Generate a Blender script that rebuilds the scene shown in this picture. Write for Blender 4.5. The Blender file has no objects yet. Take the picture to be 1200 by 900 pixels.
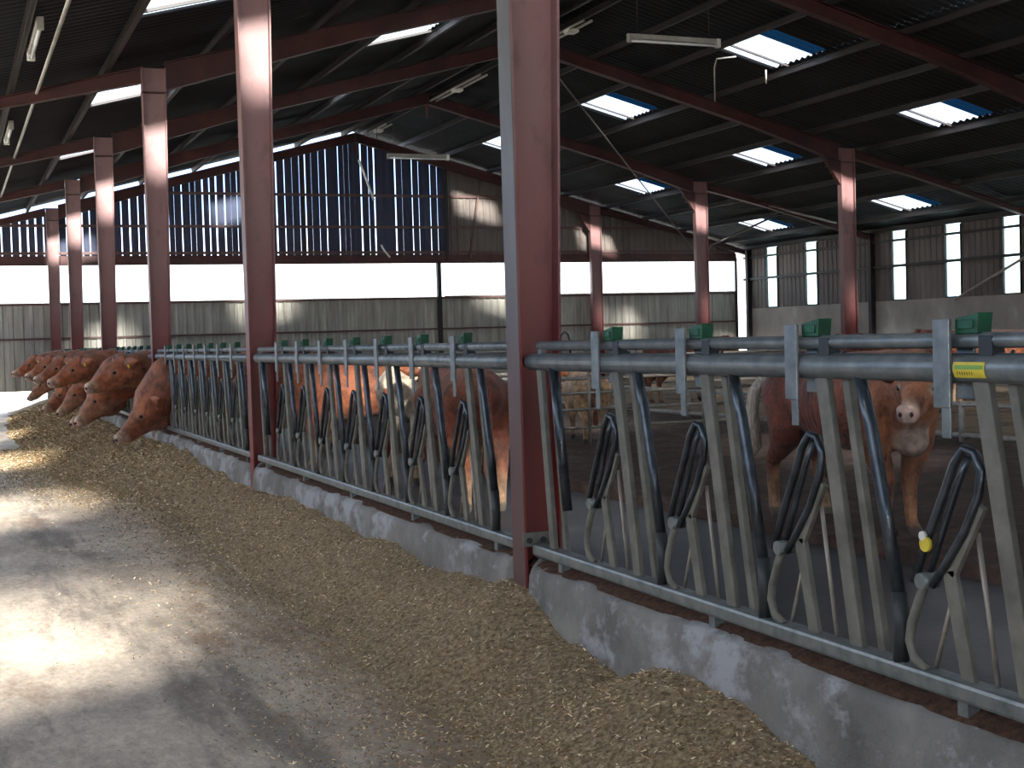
import bpy, math, random
from mathutils import Vector, Matrix
random.seed(7)
scene = bpy.context.scene
COL = scene.collection
PI = math.pi

# ------------------------------------------------------------------ dimensions
XB, XC, Y0, BAY = 2.52, 17.5, 5.81, 6.0          # the two rows of columns
XR, ZR, SL = 10.4, 7.30, 0.262                   # ridge
XL, XW = -2.75, 22.75                            # side walls
YG, YREAR = 36.1, -24.6                           # far gable, open near end
XF = 2.47                                        # feed fence plane
def roof_z(x): return ZR - SL*abs(x-XR)
def ky(k): return Y0 + BAY*k

# ------------------------------------------------------------------ materials
def nodes(name):
    m = bpy.data.materials.new(name); m.use_nodes = True
    nt = m.node_tree; nt.nodes.clear()
    out = nt.nodes.new('ShaderNodeOutputMaterial')
    return m, nt, out
def N(nt, t, **kw):
    n = nt.nodes.new(t)
    for k, v in kw.items():
        if k.startswith('i_'):
            key = k[2:]
            n.inputs[int(key) if key.isdigit() else key.replace('_', ' ')].default_value = v
        else: setattr(n, k, v)
    return n
def ramp(nt, fac, stops):
    r = nt.nodes.new('ShaderNodeValToRGB'); e = r.color_ramp.elements
    while len(e) > 1: e.remove(e[-1])
    e[0].position = stops[0][0]; e[0].color = (*stops[0][1], 1)
    for p, c in stops[1:]:
        a = e.new(p); a.color = (*c, 1)
    nt.links.new(fac, r.inputs[0]); return r.outputs[0]
def noise(nt, scale=4., detail=6., stretch=(1, 1, 1), rough=.6, obj=False):
    tc = nt.nodes.new('ShaderNodeTexCoord') if obj else nt.nodes.new('ShaderNodeNewGeometry')
    mp = nt.nodes.new('ShaderNodeMapping'); mp.inputs['Scale'].default_value = stretch
    nt.links.new(tc.outputs['Object' if obj else 'Position'], mp.inputs[0])
    n = N(nt, 'ShaderNodeTexNoise'); n.inputs['Scale'].default_value = scale
    n.inputs['Detail'].default_value = detail; n.inputs['Roughness'].default_value = rough
    nt.links.new(mp.outputs[0], n.inputs['Vector']); return n.outputs['Fac']
def mixc(nt, f, a, b):
    m = nt.nodes.new('ShaderNodeMix'); m.data_type = 'RGBA'
    if isinstance(f, (int, float)): m.inputs[0].default_value = f
    else: nt.links.new(f, m.inputs[0])
    for v, i in ((a, 6), (b, 7)):
        if isinstance(v, tuple): m.inputs[i].default_value = (*v, 1)
        else: nt.links.new(v, m.inputs[i])
    return m.outputs[2]
def surf(name, col, rough=.6, metal=0., bump=None, bstr=.3, bdist=.01, spec=.5):
    """col: callable(nt)->socket or rgb"""
    m, nt, out = nodes(name)
    p = nt.nodes.new('ShaderNodeBsdfPrincipled')
    c = col(nt) if callable(col) else None
    if c is None: p.inputs['Base Color'].default_value = (*col, 1)
    else: nt.links.new(c, p.inputs['Base Color'])
    r = rough(nt) if callable(rough) else None
    if r is None: p.inputs['Roughness'].default_value = rough
    else: nt.links.new(r, p.inputs['Roughness'])
    p.inputs['Metallic'].default_value = metal
    p.inputs['Specular IOR Level'].default_value = spec
    if bump:
        b = nt.nodes.new('ShaderNodeBump'); b.inputs['Strength'].default_value = bstr; b.inputs['Distance'].default_value = bdist
        nt.links.new(bump(nt), b.inputs['Height']); nt.links.new(b.outputs[0], p.inputs['Normal'])
    nt.links.new(p.outputs[0], out.inputs[0]); return m

def c_red(nt):
    a = ramp(nt, noise(nt, 2.2, 8, (1, 1, .35)), [(.3, (.12, .017, .016)), (.55, (.21, .026, .025)), (.75, (.23, .06, .055))])
    dirt = ramp(nt, noise(nt, 9, 8, (1, 1, .5)), [(.55, (0, 0, 0)), (.72, (.5, .5, .5))])
    g = nt.nodes.new('ShaderNodeNewGeometry'); s = nt.nodes.new('ShaderNodeSeparateXYZ'); nt.links.new(g.outputs['Position'], s.inputs[0])
    mr = nt.nodes.new('ShaderNodeMapRange'); mr.inputs[1].default_value = 1.2; mr.inputs[2].default_value = 2.6; mr.inputs[4].default_value = .75
    nt.links.new(s.outputs['Z'], mr.inputs[0])
    a = mixc(nt, mr.outputs[0], a, (.24, .15, .15))      # dust lies on the paint out of the cattle's reach
    return mixc(nt, dirt, a, (.09, .05, .045))
M = {}
M['red'] = surf('red_oxide_paint', c_red, .45, bump=lambda nt: noise(nt, 60, 4), bstr=.15)
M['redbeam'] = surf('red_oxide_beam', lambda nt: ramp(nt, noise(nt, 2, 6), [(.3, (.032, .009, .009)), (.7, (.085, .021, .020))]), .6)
def c_galv(nt):
    return ramp(nt, noise(nt, 14, 8, (1, 1, 1)), [(.3, (.12, .145, .155)), (.5, (.20, .225, .235)), (.75, (.29, .30, .295))])
M['galv'] = surf('galvanised_tube', c_galv, .42, .55, bump=lambda nt: noise(nt, 90, 3), bstr=.1)
M['galvbar'] = surf('galvanised_bar_dusty', lambda nt: ramp(nt, noise(nt, 10, 8), [(.3, (.11, .108, .095)), (.7, (.225, .218, .19))]), .65, .2)
M['galvdark'] = surf('worn_dark_steel', lambda nt: ramp(nt, noise(nt, 12, 6), [(.35, (.04, .048, .06)), (.7, (.10, .12, .145))]), .3, .7)
M['rubber'] = surf('black_rubber', (.02, .025, .03), .5)
M['green'] = surf('green_plastic', lambda nt: ramp(nt, noise(nt, 20, 5), [(.35, (.005, .05, .028)), (.7, (.010, .12, .055))]), .45)
M['yellow'] = surf('yellow_label', lambda nt: ramp(nt, noise(nt, 25, 4), [(.3, (.55, .42, .03)), (.7, (.75, .62, .06))]), .5)
M['lblgreen'] = surf('label_green', (.20, .38, .06), .5)
M['lblink'] = surf('label_ink', (.05, .05, .02), .6)
M['white'] = surf('white_plastic', (.7, .7, .66), .5)
M['lampbody'] = surf('dusty_lamp_body', lambda nt: ramp(nt, noise(nt, 5, 4), [(.3, (.28, .27, .24)), (.7, (.42, .40, .36))]), .5)
M['tube'] = surf('unlit_tube_glass', (.8, .82, .82), .12)
M['cable'] = surf('dark_cable', (.03, .03, .035), .6)
M['rod'] = surf('brace_steel', (.16, .13, .125), .5, .4)
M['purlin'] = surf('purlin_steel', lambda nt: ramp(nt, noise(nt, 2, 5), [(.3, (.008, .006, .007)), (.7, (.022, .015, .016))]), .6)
def c_roof(nt):
    g = nt.nodes.new('ShaderNodeNewGeometry'); sx = nt.nodes.new('ShaderNodeSeparateXYZ'); nt.links.new(g.outputs['Position'], sx.inputs[0])
    d = N(nt, 'ShaderNodeMath', operation='DIVIDE'); d.inputs[1].default_value = .95; nt.links.new(sx.outputs['Y'], d.inputs[0])
    f = N(nt, 'ShaderNodeMath', operation='FLOOR'); nt.links.new(d.outputs[0], f.inputs[0])
    fr = N(nt, 'ShaderNodeMath', operation='FRACT'); nt.links.new(d.outputs[0], fr.inputs[0])
    w = N(nt, 'ShaderNodeTexWhiteNoise', noise_dimensions='1D'); nt.links.new(f.outputs[0], w.inputs['W'])
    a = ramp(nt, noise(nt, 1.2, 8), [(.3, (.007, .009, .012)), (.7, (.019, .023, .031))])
    b = mixc(nt, w.outputs['Value'], (.55, .55, .55), (1.25, 1.25, 1.3))
    m = nt.nodes.new('ShaderNodeMix'); m.data_type = 'RGBA'; m.blend_type = 'MULTIPLY'; m.inputs[0].default_value = 1
    nt.links.new(a, m.inputs[6]); nt.links.new(b, m.inputs[7])
    return mixc(nt, ramp(nt, fr.outputs[0], [(.0, (1, 1, 1)), (.06, (0, 0, 0))]), m.outputs[2], (.003, .003, .004))
M['roof'] = surf('dark_fibre_cement', c_roof, .65)
def c_conc(nt):
    a = ramp(nt, noise(nt, 1.6, 12, (1, .5, 1), .72), [(.30, (.20, .185, .17)), (.46, (.42, .39, .36)), (.60, (.60, .555, .50)), (.75, (.76, .71, .64))])
    st = ramp(nt, noise(nt, 1.7, 10, (1.2, .16, 1), .7), [(.50, (0, 0, 0)), (.60, (.85, .85, .85))])
    a = mixc(nt, st, a, (.17, .16, .155))
    st = ramp(nt, noise(nt, 6, 10, (1.0, .35, 1), .75), [(.54, (0, 0, 0)), (.66, (.7, .7, .7))])
    a = mixc(nt, st, a, (.21, .185, .165))
    br = ramp(nt, noise(nt, .9, 10, (1.2, .5, 1), .7), [(.55, (0, 0, 0)), (.64, (.75, .75, .75))])
    a = mixc(nt, br, a, (.21, .145, .11))
    g = nt.nodes.new('ShaderNodeNewGeometry'); sx = nt.nodes.new('ShaderNodeSeparateXYZ'); nt.links.new(g.outputs['Position'], sx.inputs[0])
    mr = nt.nodes.new('ShaderNodeMapRange'); mr.inputs[1].default_value = .95; mr.inputs[2].default_value = 1.9; mr.inputs[3].default_value = -.25; mr.inputs[4].default_value = .42
    nt.links.new(sx.outputs['X'], mr.inputs[0])
    ad = N(nt, 'ShaderNodeMath', operation='ADD'); nt.links.new(mr.outputs[0], ad.inputs[0]); nt.links.new(noise(nt, 7, 9, (1, .6, 1), .7), ad.inputs[1])
    du = ramp(nt, ad.outputs[0], [(.52, (0, 0, 0)), (.85, (.75, .75, .75))])
    a = mixc(nt, du, a, (.27, .20, .125))                # fodder dust trodden into the concrete beside the heap
    sp = ramp(nt, noise(nt, 42, 3, (1, .6, 1)), [(.60, (0, 0, 0)), (.70, (.55, .55, .55))])
    a = mixc(nt, sp, a, (.44, .36, .25))
    gr = ramp(nt, noise(nt, 30, 12, (1, .45, 1), .85), [(.36, (.66, .61, .56)), (.5, (1.04, .97, .90)), (.66, (1.42, 1.33, 1.22))])
    m = nt.nodes.new('ShaderNodeMix'); m.data_type = 'RGBA'; m.blend_type = 'MULTIPLY'; m.inputs[0].default_value = 1
    nt.links.new(a, m.inputs[6]); nt.links.new(gr, m.inputs[7]); return m.outputs[2]
M['floor'] = surf('alley_concrete', c_conc, lambda nt: ramp(nt, noise(nt, 1.3, 8, (1, .4, 1)), [(.35, (.36, .36, .36)), (.65, (.7, .7, .7))]),
                  bump=lambda nt: noise(nt, 26, 8), bstr=.35, bdist=.008)
def c_kerb(nt):
    a = ramp(nt, noise(nt, 2.6, 9), [(.3, (.12, .118, .115)), (.55, (.22, .215, .21)), (.75, (.33, .32, .305))])
    w = ramp(nt, noise(nt, 3.0, 9, (1, .8, 1.2), .7), [(.50, (0, 0, 0)), (.60, (.8, .8, .8))])
    return mixc(nt, w, a, (.42, .44, .49))
M['kerb'] = surf('kerb_concrete', c_kerb, .8, bump=lambda nt: noise(nt, 14, 10), bstr=.8, bdist=.02)
M['wallconc'] = surf('wall_concrete', lambda nt: ramp(nt, noise(nt, .9, 8, (1, 1, .7)), [(.3, (.21, .185, .17)), (.6, (.35, .315, .29)), (.75, (.58, .53, .47))]), .8, bump=lambda nt: noise(nt, 10, 6))
def c_soil(nt):
    a = ramp(nt, noise(nt, 5, 10), [(.3, (.022, .012, .010)), (.55, (.065, .034, .025)), (.78, (.15, .095, .06))])
    g = nt.nodes.new('ShaderNodeNewGeometry'); sx = nt.nodes.new('ShaderNodeSeparateXYZ'); nt.links.new(g.outputs['Position'], sx.inputs[0])
    mr = nt.nodes.new('ShaderNodeMapRange'); mr.inputs[1].default_value = 10.; mr.inputs[2].default_value = 11.2; mr.inputs[3].default_value = -.3; mr.inputs[4].default_value = .12
    nt.links.new(sx.outputs['X'], mr.inputs[0])
    ad = N(nt, 'ShaderNodeMath', operation='ADD'); nt.links.new(mr.outputs[0], ad.inputs[0]); nt.links.new(noise(nt, 2.2, 9), ad.inputs[1])
    return mixc(nt, ramp(nt, ad.outputs[0], [(.46, (0, 0, 0)), (.62, (.9, .9, .9))]), a, (.24, .165, .10))   # fresh straw in the far half
M['soil'] = surf('trodden_bedding', c_soil, .85, bump=lambda nt: noise(nt, 9, 10), bstr=1., bdist=.05)
M['walk'] = surf('dirty_walkway_concrete', lambda nt: ramp(nt, noise(nt, 2.5, 9), [(.3, (.020, .021, .027)), (.7, (.055, .052, .060))]), .5, bump=lambda nt: noise(nt, 20, 8), bstr=.3)
M['muck'] = surf('brown_feed_residue', lambda nt: ramp(nt, noise(nt, 30, 8), [(.3, (.03, .013, .008)), (.7, (.15, .07, .04))]), .9, bump=lambda nt: noise(nt, 40, 8), bstr=1., bdist=.02)
M['feed'] = surf('chopped_feed', lambda nt: ramp(nt, noise(nt, 45, 8), [(.3, (.14, .098, .055)), (.5, (.37, .275, .165)), (.7, (.62, .48, .32))]), .85, bump=lambda nt: noise(nt, 55, 8), bstr=1., bdist=.03)
def c_sheet(nt):
    return ramp(nt, noise(nt, 3, 8, (2.5, 2.5, .25)), [(.3, (.23, .215, .19)), (.55, (.36, .34, .305)), (.75, (.50, .47, .41))])
M['sheet'] = surf('weathered_steel_sheet', c_sheet, .5, .2)
M['clad'] = surf('brown_grey_cladding', lambda nt: ramp(nt, noise(nt, 2, 8, (1, 1, .25)), [(.3, (.085, .068, .062)), (.7, (.17, .14, .125))]), .65)
M['board'] = surf('dark_timber_board', lambda nt: ramp(nt, noise(nt, 4, 6, (3, 1, .2)), [(.3, (.014, .020, .050)), (.7, (.036, .045, .095))]), .7)
M['girt'] = surf('brown_girt', (.10, .05, .045), .6)
M['wood'] = surf('pale_rail_board', lambda nt: ramp(nt, noise(nt, 6, 6, (1, .3, 3)), [(.3, (.22, .17, .12)), (.7, (.42, .35, .27))]), .7)
M['pipe'] = surf('pale_pipe', lambda nt: ramp(nt, noise(nt, 9, 5), [(.3, (.24, .21, .18)), (.7, (.42, .38, .34))]), .45, .3)
M['ground'] = surf('outdoor_ground', lambda nt: ramp(nt, noise(nt, .4, 6), [(.3, (.50, .48, .44)), (.7, (.62, .60, .55))]), .9)
def clear_sheet(name, transp, tcol, trans_col, seed=1.):
    m, nt, out = nodes(name)
    t = nt.nodes.new('ShaderNodeBsdfTransparent'); t.inputs[0].default_value = (*tcol, 1)
    d = nt.nodes.new('ShaderNodeBsdfTranslucent')
    c = ramp(nt, noise(nt, 2.0, 6, (2, 2, .3)), [(.3, tuple(x*.8 for x in trans_col)), (.6, trans_col)])
    nt.links.new(c, d.inputs[0])
    mx = nt.nodes.new('ShaderNodeMixShader'); mx.inputs[0].default_value = 1-transp
    nt.links.new(t.outputs[0], mx.inputs[1]); nt.links.new(d.outputs[0], mx.inputs[2])
    nt.links.new(mx.outputs[0], out.inputs[0]); return m
M['sky_sheet'] = clear_sheet('rooflight_sheet', .42, (.92, .97, 1.), (.80, .88, .95))
M['sky_clear'] = clear_sheet('extra_clear_rooflight_sheet', .96, (.97, .98, .98), (.80, .88, .95))  # unseen leftmost row, made extra clear to brighten the floor patches
M['sky_glow'] = clear_sheet('rooflight_glow_tint', .012, (.10, .5, 1.), (.001, .005, .011))  # blue tint stands in for the soft glow beside each rooflight
M['strip'] = clear_sheet('clear_strip_sheet', .72, (.92, .99, .99), (.85, .95, .95))
M['slit'] = clear_sheet('window_sheet', .62, (.82, .97, 1.), (.8, .93, .97))
# coat of the cattle: colour kept per vertex (red brown, cream, pink), fur noise over it
def mat_coat():
    m, nt, out = nodes('cattle_coat')
    p = nt.nodes.new('ShaderNodeBsdfPrincipled'); p.inputs['Roughness'].default_value = .55
    p.inputs['Sheen Weight'].default_value = .15
    a = nt.nodes.new('ShaderNodeAttribute'); a.attribute_name = 'coat'
    v = ramp(nt, noise(nt, 9, 8, (1, 1, 1), obj=True), [(.32, (.42, .36, .34)), (.5, (.95, .95, .95)), (.7, (1.6, 1.55, 1.5))])
    mm = nt.nodes.new('ShaderNodeMix'); mm.data_type = 'RGBA'; mm.blend_type = 'MULTIPLY'; mm.inputs[0].default_value = 1
    nt.links.new(a.outputs['Color'], mm.inputs[6]); nt.links.new(v, mm.inputs[7])
    nt.links.new(mm.outputs[2], p.inputs['Base Color'])
    b = nt.nodes.new('ShaderNodeBump'); b.inputs['Strength'].default_value = .8; b.inputs['Distance'].default_value = .03
    nt.links.new(noise(nt, 26, 6, (1, 1, .6), obj=True), b.inputs['Height']); nt.links.new(b.outputs[0], p.inputs['Normal'])
    nt.links.new(p.outputs[0], out.inputs[0]); return m
M['coat'] = mat_coat()
M['eye'] = surf('dark_eye', (.01, .008, .006), .08)
M['nostril'] = surf('dark_nostril', (.05, .02, .02), .4)
M['hair'] = surf('cream_tail_hair', lambda nt: ramp(nt, noise(nt, 22, 5, (4, 4, .3), obj=True), [(.35, (.30, .22, .16)), (.6, (.62, .54, .44))]), .7)
M['eartag'] = surf('ear_tag_yellow', (.75, .55, .05), .5)
def mat_chip():
    m, nt, out = nodes('feed_chips')
    p = nt.nodes.new('ShaderNodeBsdfPrincipled'); p.inputs['Roughness'].default_value = .7
    a = nt.nodes.new('ShaderNodeAttribute'); a.attribute_name = 'chip'
    nt.links.new(a.outputs['Color'], p.inputs['Base Color']); nt.links.new(p.outputs[0], out.inputs[0]); return m
M['chip'] = mat_chip()

# ------------------------------------------------------------------ mesh builder
class MB:
    def __init__(s): s.v = []; s.f = []; s.sm = []
    def add(s, vs, fs, smooth=False):
        b = len(s.v); s.v += [tuple(p) for p in vs]; s.f += [tuple(i+b for i in q) for q in fs]; s.sm += [smooth]*len(fs); return s
    def box(s, x0, x1, y0, y1, z0, z1):
        return s.add([(x0,y0,z0),(x1,y0,z0),(x1,y1,z0),(x0,y1,z0),(x0,y0,z1),(x1,y0,z1),(x1,y1,z1),(x0,y1,z1)],
                     [(0,3,2,1),(4,5,6,7),(0,1,5,4),(1,2,6,5),(2,3,7,6),(3,0,4,7)])
    def hexa(s, bot, top):
        return s.add(list(bot)+list(top), [(0,3,2,1),(4,5,6,7),(0,1,5,4),(1,2,6,5),(2,3,7,6),(3,0,4,7)])
    def bar(s, a, b, w, h, up=(0,0,1)):
        """rectangular bar a->b, w across, h along 'up'"""
        a, b = Vector(a), Vector(b); d = (b-a).normalized(); u = Vector(up)
        side = d.cross(u).normalized(); u2 = side.cross(d).normalized()
        def ring(p): return [p-side*w/2-u2*h/2, p+side*w/2-u2*h/2, p+side*w/2+u2*h/2, p-side*w/2+u2*h/2]
        return s.add(ring(a)+ring(b), [(0,1,2,3),(7,6,5,4),(0,4,5,1),(1,5,6,2),(2,6,7,3),(3,7,4,0)])
    def tube(s, pts, r, n=10, caps=True, sy=1.):
        pts = [Vector(p) for p in pts]; R = r if isinstance(r, (list, tuple)) else [r]*len(pts)
        vs = []; ref = None
        for i, p in enumerate(pts):
            d = (pts[min(i+1, len(pts)-1)] - pts[max(i-1, 0)]).normalized()
            if ref is None: ref = Vector((0,0,1)) if abs(d.z) < .9 else Vector((1,0,0))
            a = (ref - d*ref.dot(d)).normalized(); b = d.cross(a); ref = a
            for j in range(n):
                t = 2*PI*j/n; vs.append(p + a*math.cos(t)*R[i] + b*math.sin(t)*R[i]*sy)
        fs = []
        for i in range(len(pts)-1):
            for j in range(n):
                fs.append((i*n+j, i*n+(j+1) % n, (i+1)*n+(j+1) % n, (i+1)*n+j))
        s.add(vs, fs, True)
        if caps:
            b = len(s.v)-len(vs)
            s.f.append(tuple(b+j for j in range(n))[::-1]); s.sm.append(False)
            s.f.append(tuple(b+(len(pts)-1)*n+j for j in range(n))); s.sm.append(False)
        return s
    def ball(s, c, r, nu=12, nv=8, rot=None):
        r = (r, r, r) if isinstance(r, (int, float)) else r; c = Vector(c); vs = [] ; fs = []
        for i in range(nv+1):
            ph = PI*i/nv
            for j in range(nu):
                t = 2*PI*j/nu; p = Vector((r[0]*math.sin(ph)*math.cos(t), r[1]*math.sin(ph)*math.sin(t), r[2]*math.cos(ph)))
                if rot is not None: p = rot @ p
                vs.append(c+p)
        for i in range(nv):
            for j in range(nu):
                q = [i*nu+j, (i+1)*nu+j, (i+1)*nu+(j+1) % nu, i*nu+(j+1) % nu]
                if i == 0: q = [q[0], q[1], q[2]]
                elif i == nv-1: q = [q[0], q[1], q[3]]
                fs.append(tuple(q))
        return s.add(vs, fs, True)
    def mesh(s, name):
        me = bpy.data.meshes.new(name); me.from_pydata(s.v, [], s.f)
        me.polygons.foreach_set('use_smooth', s.sm); me.update(); return me
    def build(s, name, mat, parent=None, bevel=0, **props):
        me = s.mesh(name); me.materials.append(mat)
        o = bpy.data.objects.new(name, me); COL.objects.link(o)
        if parent: o.parent = parent
        if bevel:
            bv = o.modifiers.new('bevel', 'BEVEL'); bv.width = bevel; bv.segments = 2; bv.limit_method = 'ANGLE'
        for k, v in props.items(): o[k] = v
        return o
def empty(name, loc=(0, 0, 0), rz=0):
    o = bpy.data.objects.new(name, None); o.empty_display_size = .1; COL.objects.link(o); o.location = loc; o.rotation_euler = (0, 0, rz); return o
def tag(o, label, cat, group=None):
    o['label'] = label; o['category'] = cat
    if group: o['group'] = group
    return o
def struct(o): o['kind'] = 'structure'; return o
KIDS = {}
def copy_tree(o, parent=None):
    c = o.copy(); COL.objects.link(c); c.parent = parent
    for ch in list(o.children): copy_tree(ch, c)
    return c
def interp(tab, y):
    if y <= tab[0][0]: return tab[0][1]
    for (a, va), (b, vb) in zip(tab, tab[1:]):
        if y <= b:
            t = (y-a)/(b-a); t = t*t*(3-2*t); return va+(vb-va)*t
    return tab[-1][1]
from mathutils import noise as mn

# ------------------------------------------------------------------ ground and floors
struct(MB().box(-70, 90, -60, 120, -.35, -.02).build('floor', M['ground']))['label'] = 'pale sunlit ground outside the barn'
struct(MB().box(XL, 2.62, YREAR, YG+.9, -.02, 0).build('floor', M['floor']))['label'] = 'grey stained concrete feed alley'
struct(MB().box(2.62, XW, YREAR, -6.5, -.02, .13).box(2.62, 5.05, -6.5, YG, -.02, .13).build('floor', M['walk']))['label'] = 'dark dirty concrete standing behind the feed fence'
# bedding: an uneven trodden surface
mb = MB(); nx, ny = 120, 200
for j in range(ny+1):
    for i in range(nx+1):
        x = 5.05 + (XW-5.05)*(i/nx)**1.3; y = -6.6 + (YG+6.6)*j/ny
        z = .20 + .045*mn.fractal(Vector((x*1.3, y*1.3, 3)), 1, 2, 4) + .03*mn.noise(Vector((x*.5, y*.5, 0)))
        if i == 0: z = .10
        mb.v.append((x, y, z))
for j in range(ny):
    for i in range(nx):
        a = j*(nx+1)+i; mb.f.append((a, a+1, a+nx+2, a+nx+1)); mb.sm.append(True)
struct(mb.build('floor', M['soil']))['label'] = 'trodden dark brown bedding in the pen'

# ------------------------------------------------------------------ kerb
def smooth01(a, b, x):
    t = max(0, min(1, (x-a)/(b-a))); return t*t*(3-2*t)
def kerb(y0, y1):
    mb = MB(); n = max(2, int((y1-y0)/.035)); prof = [(2.395, .0), (2.385, .15), (2.39, .30), (2.40, .41), (2.415, .447), (2.45, .458), (2.62, .46), (2.66, .44), (2.665, 0)]
    for j in range(n+1):
        y = y0+(y1-y0)*j/n
        for (x, z) in prof:
            d = .012*mn.fractal(Vector((x*6, y*3, z*6)), 1, 2, 4)
            near = min(abs(y-ky(q)) for q in range(6)); cut = 1-smooth01(.085, .12, near)
            if x < 2.5: d += .085*cut
            mb.v.append((x+d, y, z+(d*.8 if z > .3 else 0)))
    m = len(prof)
    for j in range(n):
        for i in range(m-1):
            a = j*m+i; mb.f.append((a, a+1, a+m+1, a+m)); mb.sm.append(True)
    mb.f.append(tuple(range(m))); mb.sm.append(False); mb.f.append(tuple(n*m+i for i in range(m))[::-1]); mb.sm.append(False)
    return mb
k = kerb(-12, YG-.05).build('feed_kerb', M['kerb'])
tag(k, 'long low rough concrete kerb with whitewash patches under the feed fence', 'kerb')
# brown residue lying on the kerb between front edge and rail
mb = MB(); n = 620; pr = [(.0, 0.), (.04, .018), (.10, .028), (.16, .016), (.19, 0)]
for j in range(n+1):
    y = -7+(YG+6.8)*j/n
    e = .432+.012*mn.noise(Vector((0, y*3, 0)))
    for (dx, dz) in pr:
        mb.v.append((2+e+dx, y, .452+dz*(1+.8*mn.noise(Vector((dx*20, y*6, 1))))))
for j in range(n):
    for i in range(4):
        a = j*5+i; mb.f.append((a, a+1, a+6, a+5)); mb.sm.append(True)
mb.build('feed_residue', M['muck'], kind='stuff', label='brown feed residue lying along the kerb top under the fence', category='feed residue')

# ------------------------------------------------------------------ feed heap
HT = [(-6, .05), (0, .08), (2.6, .10), (3.4, .17), (3.9, .27), (4.3, .28), (4.75, .17), (5.2, .20), (5.75, .37), (6.3, .30), (7.2, .29), (8.5, .30), (10, .31), (12, .27), (13.5, .27), (15.5, .36), (18, .33), (20, .30), (30, .34), (36, .3)]
XE = [(-6, 2.0), (0, 1.95), (2.5, 1.85), (4, 1.68), (6, 1.72), (8, 1.72), (11, 1.80), (12.5, 1.80), (14.5, 1.45), (16.5, 1.05), (20, .95), (26, .95), (36, 1.3)]
def feed_z(x, y):
    xe = interp(XE, y) + .10*mn.noise(Vector((0, y*1.1, 5))) + .05*mn.noise(Vector((0, y*4, 9)))
    h = interp(HT, y)*(1+.18*mn.noise(Vector((0, y*1.5, 2))))
    t = (x-xe)/(2.40-xe)
    if t <= 0: return -.03
    t = min(1, t); s = t*t*(3-2*t)
    return h*(.35*t+.65*s) + .022*min(1, t*4)*mn.fractal(Vector((x*5, y*5, 7)), 1, 2, 5) - .004
mb = MB(); nx, ys = 64, []
y = -7.
while y < YG-.2: ys.append(y); y += .035 if y < 9 else (.06 if y < 18 else .15)
for y in ys:
    for i in range(nx+1):
        x = .7+(2.425-.7)*i/nx; mb.v.append((x, y, feed_z(x, y)))
for j in range(len(ys)-1):
    for i in range(nx):
        a = j*(nx+1)+i; mb.f.append((a, a+1, a+nx+2, a+nx+1)); mb.sm.append(True)
mb.build('chopped_feed', M['feed'], kind='stuff', label='heap of brown chopped silage banked against the kerb along the alley', category='feed')
# loose chips: stems and leaf bits
def chips(name, count, where, cat, label):
    vs, fs, cols = [], [], []
    pal = [(.17, .115, .06), (.29, .20, .105), (.38, .28, .16), (.52, .41, .26), (.24, .20, .085), (.11, .07, .035), (.74, .62, .44), (.33, .19, .10)]
    while len(fs) < count:
        r = where()
        if r is None: continue
        x, y, z, sc = r
        L = random.uniform(.006, .021)*sc; W = random.uniform(.0018, .004)*sc
        a = random.uniform(0, PI); tl = random.uniform(-.5, .5)
        d = Vector((math.cos(a)*math.cos(tl), math.sin(a)*math.cos(tl), math.sin(tl))); s = Vector((-math.sin(a), math.cos(a), random.uniform(-.5, .5))).normalized()
        c = Vector((x, y, z)); b = len(vs)
        vs += [c-d*L/2-s*W, c+d*L/2-s*W*.6, c+d*L/2+s*W*.6, c-d*L/2+s*W]
        fs.append((b, b+1, b+2, b+3)); q = random.choice(pal); g = random.uniform(.9, 1.95); cols.append((q[0]*g, q[1]*g, q[2]*g, 1))
    me = bpy.data.meshes.new(name); me.from_pydata([tuple(v) for v in vs], [], fs)
    at = me.color_attributes.new('chip', 'FLOAT_COLOR', 'CORNER')
    fl = []
    for c in cols: fl += list(c)*4
    at.data.foreach_set('color', fl); me.materials.append(M['chip'])
    o = bpy.data.objects.new(name, me); COL.objects.link(o); o['kind'] = 'stuff'; o['label'] = label; o['category'] = cat
def on_heap():
    y = 2.3 + (34-2.3)*random.random()**2.2; x = random.uniform(.75, 2.42); z = feed_z(x, y)
    if z < 0: return None
    return x, y, z+random.uniform(.001, .012), (1. if y < 7 else 1.+(y-7)*.12)
def on_floor():
    y = 2.3 + 20*random.random()**1.8; xe = interp(XE, y); x = xe+.12-abs(random.gauss(0, .40))
    if x < -1.6 or feed_z(x, y) > 0: return None
    return x, y, .004, (1. if y < 7 else 1.+(y-7)*.1)
chips('feed_chips', 72000, on_heap, 'feed', 'pale chopped stems and leaf bits covering the silage heap')
chips('scattered_chaff', 30000, on_floor, 'chaff', 'thin chaff scattered over the concrete beside the silage heap')

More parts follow.
